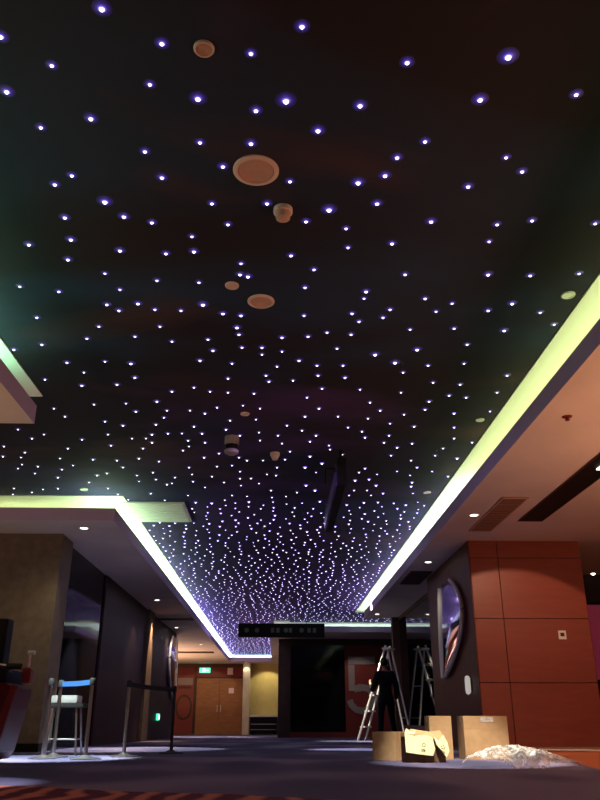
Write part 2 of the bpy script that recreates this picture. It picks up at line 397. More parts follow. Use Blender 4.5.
sbox('trim_9', M['woodd'], -4.85, -1.58, FY-.1, FY, 2.62, ZS)
# exit sign, and a second one built for its reflection
def exit_sign(name, loc, w_, h_, label, face='y'):
    t = thing(name, loc, label, 'exit sign')
    if face == 'x': t.rotation_euler = (0, 0, PI/2)
    MB().box(-w_/2, w_/2, -.05, 0, -h_/2, h_/2, bev=.006).build('sign_box', M['green'], t)
    k = h_/2
    m_ = MB().lathe([(0, 0), (k*.2, .001)], 10)
    m_.bm.free(); m_ = MB()
    m_.box(-k*.9, -k*.75, -.056, -.05, -k*.7, k*.7).box(-k*.9, k*.1, -.056, -.05, k*.55, k*.7)
    m_.box(-k*.15, k*.15, -.056, -.05, k*.15, k*.4).box(-k*.25, k*.2, -.056, -.05, -k*.3, k*.12).box(-k*.4, -k*.2, -.056, -.05, -k*.7, -k*.3).box(k*.15, k*.35, -.056, -.05, -k*.65, -k*.3)
    m_.prism([(k*.7, -k*.12), (k*1.2, -k*.12), (k*1.2, -k*.35), (k*1.6, 0), (k*1.2, k*.35), (k*1.2, k*.12), (k*.7, k*.12)], 'y', -.056, -.05)
    m_.build('running_mark', M['greenw'], t); return t
exit_sign('exit_sign', (-3.38, FY-.1, 2.50), .5, .22, 'small green glowing exit sign above the far double door')
pl = MB().box(-.13, .13, -.02, 0, -.15, .15, bev=.005).build('door_number_plate', M['trimpk']); pl.location = (-2.2, FY-.1, 2.46)
tag(pl, 'small pale square plate above the far door, right of the exit sign', 'plate')
p = on_x(157, 717, -3.12)
exit_sign('exit_sign', (-3.12, p.y, p.z), .3, .16, 'small green reflection of the exit sign, built as a light low on the left wall', 'x')  # glowing copy added where the sign is only reflected
p = on_y(562, 635, WY)
sw = thing('wall_switch', (p.x, WY-.005, p.z), 'small white square switch plate on the red wood wall', 'switch')
MB().box(-.055, .055, -.012, 0, -.06, .06, bev=.003).build('plate', M['plate'], sw)
MB().box(-.028, .028, -.016, -.012, -.02, .03, bev=.002).build('button', M['woodd'], sw)
# ---------------------------------------------------------------- ceiling stars
ST = '''102,8 1,36 162,43 52,65 7,91 150,84 198,98 251,53 302,26 256,110 286,100 91,118 41,127 145,151 200,142 251,143 223,166 290,181 162,177 72,175 55,184 105,201 212,203 267,203 65,217 124,216 152,222 228,224 192,236 194,251 71,239 29,244 68,259 120,250 166,253 241,263 240,274 248,276 291,255 105,273 157,280 199,282 120,289 59,291 20,286
407,62 508,56 480,99 576,94 360,105 318,130 425,141 397,157 506,157 522,171 385,175 358,182 468,186 377,203 329,209 306,221 346,228 431,221 497,224 532,220 489,241 595,223 348,247 392,243 314,269 405,274 488,274 530,275 579,273 305,287 366,291 364,298 425,298
107,304 119,310 138,303 37,317 99,326 87,338 135,336 42,344 14,349 67,362 105,361 131,363 84,372 45,379 135,377 82,385 117,384 155,309 181,310 203,304 223,313 241,315 160,326 237,327 239,334 172,341 208,339 213,350 242,347 262,347 262,354 282,337 282,351 200,360 232,363 277,366 299,360 228,378 266,375 269,381 293,380 194,387 210,391 228,392 254,393 172,391
390,309 383,317 352,313 359,321 436,311 304,315 308,336 327,332 351,334 410,329 337,348 375,354 417,349 395,362 317,365 343,365 403,372 428,365 318,375 345,377 433,382 322,388 360,389 401,392 307,397 449,395 452,303 488,310 512,303 540,312 454,328 504,330 554,324 467,344 464,363 507,375 460,384 497,392 466,397
126,403 136,411 94,404 54,408 65,416 105,421 123,425 18,429 32,438 44,434 82,439 108,434 111,445 132,438 146,438 143,448 68,448 4,446 25,452 21,457 22,464 18,468 3,456 38,466 35,473 60,458 62,469 73,465 58,477 93,459 117,460 123,467 97,475 107,473 139,458 137,475 139,481 14,488 32,492 43,489 58,488 108,488 89,482 118,494 13,494
157,401 167,410 164,417 190,410 205,413 217,407 243,405 260,408 256,419 230,420 156,424 194,426 226,429 287,425 152,434 168,433 182,433 202,433 240,435 259,432 278,435 152,442 188,440 205,442 260,440 282,443 189,446 183,450 290,451 219,453 204,457 159,461 239,457 247,460 263,460 285,459 189,467 217,466 232,465 277,467 153,472 192,474 212,476 240,471 267,474 276,475 156,479 175,477 251,478 240,478 167,484 172,483 193,481 224,482 259,483 205,487 241,485 151,493 271,490 297,492 188,495 232,495 247,496 272,497 286,496
370,402 319,408 380,410 429,401 425,409 404,414 305,416 338,416 368,418 414,426 390,423 348,427 302,430 362,431 316,435 389,435 365,437 310,441 384,442 412,443 329,445 397,447 443,448 330,449 342,454 391,455 435,455 310,456 411,460 322,463 305,467 417,467 365,468 316,472 359,472 397,471 432,471 377,474 410,475 355,480 369,479 412,482 376,485 411,486 306,485 315,490 354,490 367,490 349,495 383,493 413,493 371,495 490,411 454,413 454,427 457,458 448,476 472,442 454,438'''
BIG = {(7,91), (198,98), (480,99), (105,201), (329,209), (358,182), (318,130), (203,304), (417,349), (375,354), (131,363), (102,8), (286,100), (431,221), (395,362), (508,56), (355,480), (319,408), (414,426)}
NAMED = {(223, 166): 'star point just left of the largest round ceiling speaker', (290, 181): 'star point just right of the largest round ceiling speaker',
 (251, 143): 'star point just above the largest round ceiling speaker', (267, 203): 'star point between the largest round speaker and the smoke detector',
 (102, 8): 'large bright star point nearest the top edge, left of the small speaker', (508, 56): 'bright star point nearest the top right corner of the ceiling',
 (251, 53): 'star point right of the small round speaker at the top', (162, 43): 'star point left of the small round speaker at the top',
 (576, 94): 'star point nearest the right edge of the picture, high above the cove', (7, 91): 'large bright star point against the left edge of the picture',
 (1, 36): 'star point cut by the left edge, in the top left corner', (579, 273): 'star point directly above the pale disc beside the right cove',
 (480, 99): 'large bright star point below and left of the top right one', (198, 98): 'large bright star point below the small round speaker',
 (286, 100): 'large bright star point above and right of the largest speaker', (105, 201): 'brightest star point in the left part of the ceiling'}
def star_geo(b, c, s, near=True):  # bright core ringed by its painted glow
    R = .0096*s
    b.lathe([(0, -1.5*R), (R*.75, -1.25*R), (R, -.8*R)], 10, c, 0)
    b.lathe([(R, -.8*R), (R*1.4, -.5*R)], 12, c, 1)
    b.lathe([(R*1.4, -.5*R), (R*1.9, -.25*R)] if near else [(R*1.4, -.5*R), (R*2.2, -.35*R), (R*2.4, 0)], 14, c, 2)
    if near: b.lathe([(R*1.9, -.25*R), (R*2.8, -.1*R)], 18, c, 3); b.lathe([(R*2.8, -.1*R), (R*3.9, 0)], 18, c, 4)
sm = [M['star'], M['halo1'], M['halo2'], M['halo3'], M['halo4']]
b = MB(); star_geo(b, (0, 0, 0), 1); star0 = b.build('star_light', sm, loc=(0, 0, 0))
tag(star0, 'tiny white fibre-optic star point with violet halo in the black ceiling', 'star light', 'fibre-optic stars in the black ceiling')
stars = [tuple(map(int, s.split(','))) for s in ST.split()]
pts = []; first = True; used = set()
for (u, v) in stars:
    if (u, v) in used: continue
    used.add((u, v)); q = on_z(u, v, ZC); pts.append(q)
    if q.x > 2.33 or (q.x < -2.4 and q.y < 7.5) or len(pts) > 300: continue
    s = random.uniform(.85, 1.15)*(1.3 if (u, v) in BIG else 1)*(1 if v > 330 else 1.05)
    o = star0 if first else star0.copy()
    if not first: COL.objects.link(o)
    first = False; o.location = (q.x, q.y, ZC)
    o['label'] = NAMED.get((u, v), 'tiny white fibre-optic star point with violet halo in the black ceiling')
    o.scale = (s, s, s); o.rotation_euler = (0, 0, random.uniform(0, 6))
rest = MB(); over = pts[300:]
def inside(x, y):
    if -2.45 < x < -1.38 and 11.4 < y < 12.8: return False
    if y > 26.4 and -.22 < x < .48: return False
    if x > 2.28 and y < 24.5 or x > -.3 and y > 26.9: return False
    if y < 24 and -2.28 < x < 2.33: return True
    if y < 41.2 and -2.28 < x < -.2: return True
    if y < 27.0 and -2.28 < x < 2.33: return True
    if 20.9 < y < 27.0 and 2.3 <= x < 7: return True
    return 6.7 < y < 11.0 and -7.5 < x <= -2.2
Y0 = on_z(277, 500, ZC).y
n = 0; random.seed(21)
cells = {}
def clear(x, y, d=.21):
    for i in (-1, 0, 1):
        for j in (-1, 0, 1):
            for (a, b_) in cells.get((int(x//d)+i, int(y//d)+j), ()):
                if (a-x)**2+(b_-y)**2 < d*d: return False
    cells.setdefault((int(x//d), int(y//d)), []).append((x, y)); return True
while n < 1560:
    x = random.uniform(-7.5, 7); y = random.uniform(Y0, 41.2)
    if inside(x, y) and clear(x, y):
        over.append(Vector((x, y, ZC))); n += 1
for i in range(90):
    x, y = random.uniform(-7.4, 2.3), random.uniform(.6, 11)
    q = Vector((x, y, ZC)); 
    if x < -2.3 and not (6.7 < y < 11): continue
    # only where the photograph shows no ceiling
    d = R_.transposed() @ (q-Vector((0, 0, EYE)))
    if abs(d.x/-d.z*F) < 305 and d.y/-d.z*F < 405: continue
    over.append(q)
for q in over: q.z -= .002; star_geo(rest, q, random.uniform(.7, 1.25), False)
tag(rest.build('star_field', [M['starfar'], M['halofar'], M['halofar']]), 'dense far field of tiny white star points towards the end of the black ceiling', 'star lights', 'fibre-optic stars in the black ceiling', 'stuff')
# ---------------------------------------------------------------- ceiling fittings
def disc_fit(u, v, wpx, label, name='ceiling_speaker', cat='speaker', group='round fittings in the black ceiling', two=True, m1=None):
    q = on_z(u, v, ZC); r = abs(on_z(u+wpx/2, v, ZC).x-q.x)
    t = thing(name, (q.x, q.y, ZC), label, cat, group)
    MB().lathe([(r*1.0, 0), (r, -.008), (r*.93, -.014), (r*.80, -.014), (r*.80, -.006), (r*.80, 0)], 40).build('trim_ring', m1 or M['trimpk'], t, True)
    g = MB().lathe([(0, -.007), (r*.80, -.007), (r*.80, 0)], 40)
    if two:
        for k in range(1, 7): g.lathe([(r*.12*k, -.007), (r*.12*k+.004, -.010), (r*.12*k+.008, -.007)], 36)
    g.build('grille', M['grillepk'] if two else (m1 or M['trimpk']), t, True); return t
disc_fit(204, 48, 21, 'small round beige ceiling speaker near the top of the black ceiling')
disc_fit(256, 170, 46, 'largest round beige ceiling speaker in the black ceiling')
disc_fit(261, 301, 27, 'medium oval-looking beige speaker below the smoke detector on the ceiling')
disc_fit(232, 285, 14, 'small beige disc just left of the medium round speaker', 'cover_plate', 'cover plate', two=False)
disc_fit(568, 294.5, 14, 'pale disc beside the glowing right cove', 'cover_plate', 'cover plate', two=False, m1=M['plate'])
disc_fit(245, 413.5, 9, 'faint pale disc above the white box-shaped detector', 'cover_plate', 'cover plate', two=False)
disc_fit(480, 419.5, 8.5, 'small pale disc by the right cove, far from the first one', 'cover_plate', 'cover plate', two=False, m1=M['plate'])
disc_fit(84, 489, 8, 'bright small disc above the left cove corner', 'cover_plate', 'cover plate', two=False, m1=M['plate'])
disc_fit(427, 492, 8, 'dim small disc beside the far part of the right cove', 'cover_plate', 'cover plate', two=False)
q = on_z(283, 209, ZC); t = thing('smoke_detector', (q.x, q.y, ZC), 'pinkish domed smoke detector below the largest round speaker', 'smoke detector')
MB().lathe([(.062, 0), (.062, -.03), (.055, -.036)], 28).build('base', M['trimpk'], t, True)
MB().lathe([(.055, -.036), (.05, -.042), (.046, -.075), (.03, -.085), (0, -.087)], 28).build('sensor_head', M['grillepk'], t, True)
q = on_z(232, 437, ZC); t = thing('dome_camera', (q.x, q.y, ZC), 'white cylindrical ceiling camera with dark window on the black ceiling', 'camera')
M['camgrey'] = mat('grey_pink_plastic', (.30, .25, .28), .5)
MB().lathe([(.085, 0), (.085, -.09), (.08, -.10)], 28).build('housing', M['camgrey'], t, True)
MB().lathe([(.07, -.10), (.07, -.16)], 28).build('window_band', M['black'], t, True)
MB().lathe([(.07, -.16), (.085, -.17), (.08, -.20), (.045, -.22), (0, -.225)], 28).build('cap', M['camgrey'], t, True)
q = on_z(275, 453, ZC); t = thing('ceiling_sensor', (q.x, q.y, ZC), 'small pinkish bowl-shaped sensor right of the cylindrical ceiling camera', 'sensor')
MB().lathe([(.06, 0), (.06, -.03), (.03, -.09), (0, -.095)], 24).build('bowl', M['trimpk'], t, True)
# pale grille panel sticking out of the left cove
t = thing('ceiling_vent', (-1.92, 12.08, ZC), 'large pale slatted vent beside the left cove corner', 'vent')
MB().box(-.47, .47, -.58, .58, -.03, 0, bev=.004).build('frame', M['plate'], t)
g = MB()
for k in range(10): g.box(-.43, .43, -.52+k*.112, -.52+k*.112+.05, -.045, -.03)
g.build('louvre', M['white'], t)
# hung projection-screen case
qa = on_z(342, 485, EYE+2.60)
t = thing('screen_case', (qa.x, qa.y, EYE+2.60), 'long narrow black case hung lengthwise under the star ceiling', 'screen case')
MB().box(-.055, .055, 0, 2.5, 0, .34, bev=.01).build('case', M['black'], t)
for yy in (.12, 2.3): MB().box(-.02, .02, yy-.02, yy+.02, .34, ZC-EYE-2.602).build('bracket', M['black'], t)
MB().box(-.055, .055, -.04, 0, .28, .33).build('end_clip', M['black'], t)
MB().path([(-.18, .3, .1), (-.18, .3, .3), (-.05, .3, .3)], .01).build('bracket_arm', M['black'], t)
MB().box(-.075, -.055, .1, 2.4, .02, .2).build('side_panel', mat('violet_lit_panel', (.10, .05, .22), .4), t)  # violet light on the case's left side, put into the colour of this added strip
# hanging directory sign
t = thing('hanging_sign', (on_y(281.5, 630, 18).x, 18, on_y(281, 630.5, 18).z), 'wide dark hanging directory sign near the far end of the star ceiling', 'sign')
MB().box(-.97, .97, -.05, .05, -.15, .15, bev=.01).build('sign_board', M['black'], t)
for xx in (-.6, .56): MB().tube((xx, 0, .15), (xx, 0, ZC-t.location.z), .006).build('hanging_rod', M['black'], t)
M['faint'] = mat('faint_sign_print', (.12, .11, .14), .6)
g = MB()
for xx in (-.78, -.55, .1, .45): g.tube((xx, -.055, 0), (xx, -.05, 0), .05, n=20)
for xx in (-.2, -.08, .2, .62, .74): g.box(xx-.035, xx+.035, -.055, -.05, -.05, .05)
g.build('sign_print', M['faint'], t)
# ---------------------------------------------------------------- soffit fittings
t0 = thing('downlight', (0, 0, ZS), '', 'downlight', 'small bright downlights in the low ceilings')
MB().lathe([(.075, 0), (.075, -.006), (.06, -.009), (.05, -.004), (.05, 0)], 24).build('trim_ring', M['plate'], t0, True)
MB().lathe([(0, -.004), (.05, -.004)], 20).build('lamp_lens', M['lens'], t0)
DL = [  # u, v, power, label, size, blend, colour
 (474, 515, 55, 'downlight beside the grille in the right low ceiling', 90, .6, (1, .86, .66)),
 (428, 562, 20, 'middle downlight along the right low ceiling', 90, .5, (1, .86, .66)),
 (460, 562.5, 10, 'downlight tight above the tall curved mirror display', 80, .5, (.85, .7, 1)),
 (377, 614, 14, 'leftmost downlight at the far end of the right low ceiling', 90, .5, (1, .8, .6)),
 (84, 528, 30, 'downlight in the left low ceiling above the brown pillar', 90, .6, (1, .86, .66)),
 (157, 600, 40, 'downlight over the lit left column', 90, .5, (1, .8, .55)),
 (176.5, 627.5, 18, 'downlight in the left ceiling beyond the first dark line', 90, .5, (1, .8, .6)),
 (201, 644.5, 18, 'downlight in the far left ceiling, before the second dark line', 100, .5, (1, .8, .6)),
 (209.5, 653, 22, 'downlight in the far left ceiling just past the second dark line', 110, .4, (1, .8, .6)),
 (246.5, 662.7, 18, 'downlight under the end of the star recess above the cream column', 110, .4, (1, .85, .6)),
 (279.5, 644, 10, 'downlight left of the black glass front', 100, .4, (1, .8, .6)),
]
for i, (u, v, pw, lab, sz, bl, col) in enumerate(DL):
    q = on_z(u, v, ZS)
    o = t0 if i == 0 else dup(t0)
    o.location = (q.x, q.y, ZS); o['label'] = lab
    spot((q.x, q.y, ZS-.03), pw, col, sz, bl)
# long black slot with a bright lamp at its near end
q1 = on_z(517.5, 520.5, ZS); q2 = on_z(597, 456, ZS)
t = thing('slot_light', ((q1.x+.17), q1.y, ZS), 'long black recessed slot light in the right low ceiling', 'slot light')
L_ = q1.y-q2.y+1.2
MB().box(-.15, .15, -L_, 0, -.004, 0).build('slot_recess', M['black'], t)
MB().box(-.165, -.15, -L_, 0, -.010, 0).box(.15, .165, -L_, 0, -.010, 0).box(-.165, .165, -.0, .015, -.010, 0).build('slot_edge', M['woodd'], t)
MB().box(.0, .14, -L_, -(q1.y-q2.y)+.42, -.014, -.004).build('lamp', emis('slot_lamp', (1, .95, .8), 3.5), t)
# grille
qa, qb = on_z(468.5, 530.5, ZS), on_z(502, 497, ZS); qc = on_z(490.5, 531, ZS)
t = thing('ceiling_vent', ((qa.x+qc.x)/2, (qa.y+qb.y)/2, ZS), 'brown slatted air grille in the right low ceiling beside a downlight', 'vent')
hx, hy = (qc.x-qa.x)/2, (qa.y-qb.y)/2
MB().box(-hx, hx, -hy, hy, -.006, 0).build('backing', M['woodd'], t)
g = MB()
for k in range(14): 
    yy = -hy+(k+.5)*2*hy/14; g.box(-hx+.01, hx-.01, yy-hy/22, yy+hy/22, -.014, -.006)
g.build('louvre', mat('brown_grille', (.24, .13, .09), .7), t)
MB().box(-hx, hx, -hy, -hy+.02, -.016, 0).box(-hx, hx, hy-.02, hy, -.016, 0).box(-hx, -hx+.015, -hy, hy, -.016, 0).box(hx-.015, hx, -hy, hy, -.016, 0).build('frame', M['grillepk'], t)
qa = on_z(410, 575, ZS)
t = thing('ceiling_vent', (qa.x+.15, qa.y+.3, ZS), 'dim dark grille further along the right low ceiling', 'vent')
MB().box(-.2, .2, -.7, .7, -.01, 0).build('backing', M['woodd'], t)
g = MB()
for k in range(12): g.box(-.18, .18, -.66+k*.115, -.66+k*.115+.06, -.018, -.01)
g.build('louvre', M['lwall'], t)
q = on_z(567, 416.5, ZS); t = thing('sprinkler_head', (q.x, q.y, ZS), 'dark red sprinkler rosette in the right low ceiling', 'sprinkler')
MB().lathe([(.045, 0), (.04, -.008), (.015, -.012), (.012, -.03), (0, -.03)], 20).build('rosette', M['red'], t, True)
MB().lathe([(0, -.038), (.022, -.036), (.022, -.032), (0, -.03)], 14).build('deflector', M['woodd'], t)
# ---------------------------------------------------------------- curved display on the right side wall
def curved_display(name, x, y0, y1, z0, z1, sgn, bulge, label, mface, glow=None):
    # a tall lens-shaped panel standing off a side wall: an outline pointed at both ends, bulging into the room
    t = thing(name, (x+sgn*.004, (y0+y1)/2, z0), label, 'display')
    h = z1-z0; w_ = (y1-y0); m_ = MB(); N1 = 28; N2 = 12; g = []
    for i in range(N1+1):
        s = i/N1
        near = -w_/2+w_*(.10+.9*(abs(s-.62)/.62)**2.1 if s < .62 else .10+.42*((s-.62)/.38)**2)
        far = w_/2+w_*.12*(1-s)
        if near > far-.05: near = far-.05
        out = .03+bulge*math.sin(PI*(.08+.84*s))
        g.append([m_.bm.verts.new((sgn*(.02+out*(1-(2*j/N2-1)**2*.6)), near+(far-near)*j/N2, h*s)) for j in range(N2+1)])
    for A, B in zip(g, g[1:]):
        for j in range(N2): m_.bm.faces.new((A[j], A[j+1], B[j+1], B[j]))
    back = [[m_.bm.verts.new((0, r[k].co.y, r[k].co.z)) for k in (0, -1)] for r in g]
    for (A, B), (a, b_) in zip(zip(g, g[1:]), zip(back, back[1:])):
        m_.bm.faces.new((A[0], B[0], b_[0], a[0])); m_.bm.faces.new((A[-1], B[-1], b_[1], a[1]))
    e = MB()
    for k in (0, -1): e.path([r[k].co+Vector((sgn*.012, 0, 0)) for r in g], .03, 8)
    m_.build('curved_face', mface, t, True)
    return t, g, e
M['pmirror'] = mat('violet_reflection_mirror', (.62, .5, .85), .10, metal=1)  # violet of the reflected stars put into the mirror's tint
pa, pb = on_x(467, 640, 2.775), on_x(440, 640, 2.775)
def build_disp(x, y0, y1, z0, z1, sgn, bulge, label):
    t, g, e = curved_display('curved_display', x, y0, y1, z0, z1, sgn, bulge, label, M['pmirror'])
    # recompute rim from the face mesh
    e.build('rim', M['alu'], t, True); return t
build_disp(2.775, 11.45, 13.2, 1.0, 2.42, -1, .05, 'tall curved mirrored display with violet reflections on the right side wall')
build_disp(-3.12, 22.6, 24.4, .9, 2.62, 1, .12, 'tall bright-edged curved display on the left wall near the far end')
spot((-2.5, 21.9, 2.74), 60, (1, .95, .85), 70, .6, (-3.0, 23.2, 1.8))
q = on_x(471.5, 685, 2.775)
t = thing('wall_lamp', (2.775, q.y, q.z), 'small white upright pill-shaped lamp on the right side wall below the curved display', 'lamp')
MB().box(-.02, 0, -.03, .03, -.1, .1, bev=.004).build('back_plate', M['chrome'], t)
MB().lathe([(0, -.13), (.03, -.115), (.038, -.08), (.038, .08), (.03, .115), (0, .13)], 16, (-.055, 0, 0)).build('lamp_shade', emis('frosted_shade', (.9, .85, .75), .45), t, True)
# magenta light box in the recess right of the wood wall
t = thing('light_box', (5.82, 13.98, .95), 'tall magenta light box at the right edge beyond the wood wall', 'light box')
MB().box(-.38, .38, -.08, 0, 0, 1.35, bev=.01).build('casing', M['black'], t)
MB().box(-.33, .33, -.09, -.08, .05, 1.3).build('poster_face', M['magenta'], t)
q = on_y(592, 572, 13.9); t = thing('wall_spotlight', (q.x, 13.98, q.z), 'small bright spotlight high beside the magenta light box', 'lamp')
MB().tube((0, -.12, -.02), (0, 0, .02), .045, n=16).build('housing', M['chrome'], t, True)
MB().tube((0, -.13, -.022), (0, -.12, -.02), .04, n=16).build('lamp_lens', M['lens'], t)
# spots
spot((3.3, 8.85, ZS-.05), 118, (1, .58, .36), 74, .12, (3.35, WY, .40), .02)
spot((-2.6, 8.6, ZC-.1), 60, (1, .83, .45), 44, .8, (-3.2, 10.95, 1.1), .05)
spot((-2.4, 8.3, ZC-.1), 2500, (.85, 1, .97), 34, .5, (-2.4, 8.75, 0), .04)      # on the posts
spot((-1.5, 5.6, ZC-.1), 700, (.85, .9, 1), 24, .6, (-2.1, 5.3, 0), .04)
spot((1.45, 6.2, ZC-.1), 1350, (1, .93, .78), 30, .5, (1.75, 7.6, .1), .04)      # on the cartons
spot((1.2, 12.4, ZC-.1), 1300, (.9, .9, 1), 26, .6, (1.1, 12.0, 0), .04)
spot((3.3, 6.9, ZS-.05), 90, (1, .6, .35), 70, .5, (3.1, 7.9, 0), .04)
spot((-2.92, 19.4, ZS-.04), 500, (1, .60, .3), 50, .7, (-3.05, 19.4, .2), .03)
spot((-2.6, 12.6, ZS-.04), 900, (1, .95, .9), 60, .3, (-2.35, 12.3, 0), .03)
spot((-.35, 37.3, ZS-.04), 50, (1, .85, .5), 100, .35, (-.55, FY, .6), .03)
spot((-3.0, 35.6, ZS-.04), 60, (1, .72, .42), 80, .15, (-3.3, FY, .2), .03)
spot((-3.0, 30.0, ZS-.04), 900, (1, .95, .9), 80, .4, (-2.6, 29.0, -.2), .03)
spot((2.1, 18.9, ZC-.1), 1300, (1, .92, .75), 46, .5, (2.2, 19.3, 0), .03)
spot((2.15, 24.6, ZS-.05), 40, (1, .8, .7), 60, .5, (2.7, BY, 1.0), .03)
# ---------------------------------------------------------------- posts and belts
def stanchion(loc, label, rz=0):
    t = thing('belt_post', loc, label, 'post', 'steel belt posts on the left', rz)
    MB().lathe([(0, 0), (.15, 0), (.15, .012), (.06, .022), (.03, .04), (0, .04)], 32).build('base', M['chrome'], t, True)
    MB().tube((0, 0, .03), (0, 0, .70), .019, n=16).build('pole', M['chrome'], t, True)
    MB().lathe([(0, .69), (.028, .69), (.028, .75), (.02, .76), (0, .76)], 20).build('belt_head', M['rubber'], t, True)
    return t
def foot(u, v): return on_z(u, v, 0)
qs = [foot(42.5, 759), foot(53, 757.3), foot(85, 759.5)]
a0 = stanchion(qs[0], 'nearest left steel belt post, beside the maroon machine')
a1 = dup(a0, qs[1], 'steel belt post just right of the first one, at the stool')
a2 = dup(a0, qs[2], 'steel belt post right of the white stool cushion')
q4 = foot(123.5, 757); a3 = dup(a0, q4, 'slim steel post standing alone before the dark left wall')
q5 = on_y(171, 752, 10.2); q5.z = fz(10.2); a4 = dup(a0, q5, 'dark post farthest right, in front of the far left display')
for ch in a4.children:
    if ch.name.startswith(('pole', 'base')):
        ch.data = ch.data.copy(); ch.data.materials[0] = M['rubber']
def belt(p, q, mt, label):
    p = Vector(p)+Vector((0, 0, .72)); q = Vector(q)+Vector((0, 0, .72)); d = (q-p).normalized(); p += d*.03; q -= d*.03
    n = Vector((-d.y, d.x, 0))*.002; b_ = MB(); N = 14; rows = []
    for i in range(N+1):
        s = i/N; c = p.lerp(q, s)-Vector((0, 0, .03*4*s*(1-s)*(q-p).length*.3))
        rows.append([b_.bm.verts.new(c+n*sx+Vector((0, 0, sz*.025))) for sx, sz in ((1, 1), (1, -1), (-1, -1), (-1, 1))])
    for A, B in zip(rows, rows[1:]):
        for k in range(4): b_.bm.faces.new((A[k], A[(k+1) % 4], B[(k+1) % 4], B[k]))
    b_.bm.faces.new(rows[0]); b_.bm.faces.new(rows[-1])
    o = b_.build('barrier_belt', mt); tag(o, label, 'belt', 'barrier belts'); return o
belt(qs[1], qs[2], M['blue'], 'bright blue belt stretched between two steel posts above the stool')
belt(q4, q5, M['rubber'], 'dark belt stretched between the lone steel post and the dark post')
# stool with cushion
q = on_y(69, 756, 8.5)
t = thing('stool', (on_y(69, 700, 9.6).x+.0, 9.6, 0), 'dark high stool behind the steel belt posts', 'stool')
MB().box(-.17, .20, -.15, .15, .49, .535, bev=.012).build('seat', M['rubber'], t)
for sx in (-1, 1):
    for sy in (-1, 1):
        MB().tube((sx*.17, sy*.14, 0), (sx*.12, sy*.11, .49), .012).build('leg', M['chrome'], t)
MB().tube((-.15, -.13, .16), (.15, -.13, .16), .008).tube((-.15, .13, .16), (.15, .13, .16), .008).tube((-.15, -.13, .16), (-.15, .13, .16), .008).tube((.15, -.13, .16), (.15, .13, .16), .008).build('footrest', M['chrome'], t)
cu = MB().box(-.155, .145, -.13, .13, 0, .085, bev=.03).build('cushion', M['cushion'], None, True, (t.location.x-.02, 9.6, .537))
tag(cu, 'white padded cushion lying on the dark high stool', 'cushion')
# ---------------------------------------------------------------- maroon machine at the left edge
t = thing('arcade_machine', (-2.80, 7.5, 0), 'dark maroon sloping machine with chrome bar at the left edge', 'machine')
MB().prism([(-.5, .04), (.36, .04), (.40, .10), (.50, .62), (.44, .66), (-.5, .66)], 'y', -.3, .3).build('cabinet_body', M['maroon'], t)
MB().prism([(.33, 0), (.42, 0), (.55, .63), (.50, .64)], 'y', -.34, -.30).build('side_panel', mat('pinkish_edge_trim', (.16, .015, .03), .6), t)
MB().box(-.5, .42, -.28, .28, .66, .78, bev=.03).build('console_top', M['black'], t)
MB().box(-.5, .25, .1, .28, .78, 1.25, bev=.02).build('screen_housing', M['black'], t)
MB().tube((-.2, -.22, .86), (.46, -.22, .80), .016).tube((-.2, -.16, .82), (.44, -.2, .76), .008).build('chrome_bar', M['chrome'], t, True)
MB().tube((.40, -.22, .80), (.53, -.22, .80), .026).build('grip', M['rubber'], t, True)
MB().box(.50, .58, -.1, .02, .66, .80, bev=.02).build('red_lever_box', mat('red_plastic', (.22, .03, .02), .4), t)
MB().tube((.54, -.04, .80), (.54, -.04, .93), .012).build('lever', M['trimpk'], t)
MB().tube((.52, -.04, .93), (.58, -.04, .93), .02).build('lever_knob', M['plate'], t)
MB().box(.26, .42, -.36, -.26, .0, .05, bev=.012).build('foot', mat('pink_foot', (.6, .25, .28), .5), t)
# ---------------------------------------------------------------- cartons
def carton(loc, w_, d_, h_, rz, label, lab=False, body=None):
    t = thing('cardboard_box', loc, label, 'box', 'cardboard boxes in front of the wood wall', rz)
    MB().box(-w_/2, w_/2, -d_/2, d_/2, 0, h_, bev=.004).build('carton', body or M['card'], t)
    MB().box(-w_/2-.001, w_/2+.001, -.025, .025, h_-.06, h_+.001).box(-.0, w_/2, -d_/2-.0015, -d_/2, h_*.72, h_*.725).box(-w_/2, 0, -d_/2-.0015, -d_/2, h_*.72, h_*.725).build('tape', M['tape'], t)
    if lab: MB().box(-.05, .08, -d_/2-.003, -d_/2, h_-.055, h_-.012).build('paper_label', M['label'], t)
    return t
def bx(u0, u1, v0, v1, y):
    a, b_ = on_y(u0, v1, y), on_y(u1, v1, y); c = on_y(u0, v0, y); return (a.x+b_.x)/2, b_.x-a.x, c.z
c1 = bx(384, 405, 732, 760, 8.1); carton((c1[0]-.03, 8.25, 0), .24, .26, c1[2], -.5, 'cardboard box farthest left, below the standing person')
c3 = bx(431, 457, 716, 760, 8.3); carton((c3[0]-.015, 8.42, 0), c3[1]-.03, .20, c3[2], .06, 'upright cardboard box between the torn box and the largest box')
c4 = bx(461, 506, 716, 760, 8.3); carton((c4[0]+.05, 8.45, 0), c4[1], .28, c4[2]+.0, 0.02, 'largest cardboard box, with a white paper label, nearest the wood wall', True)
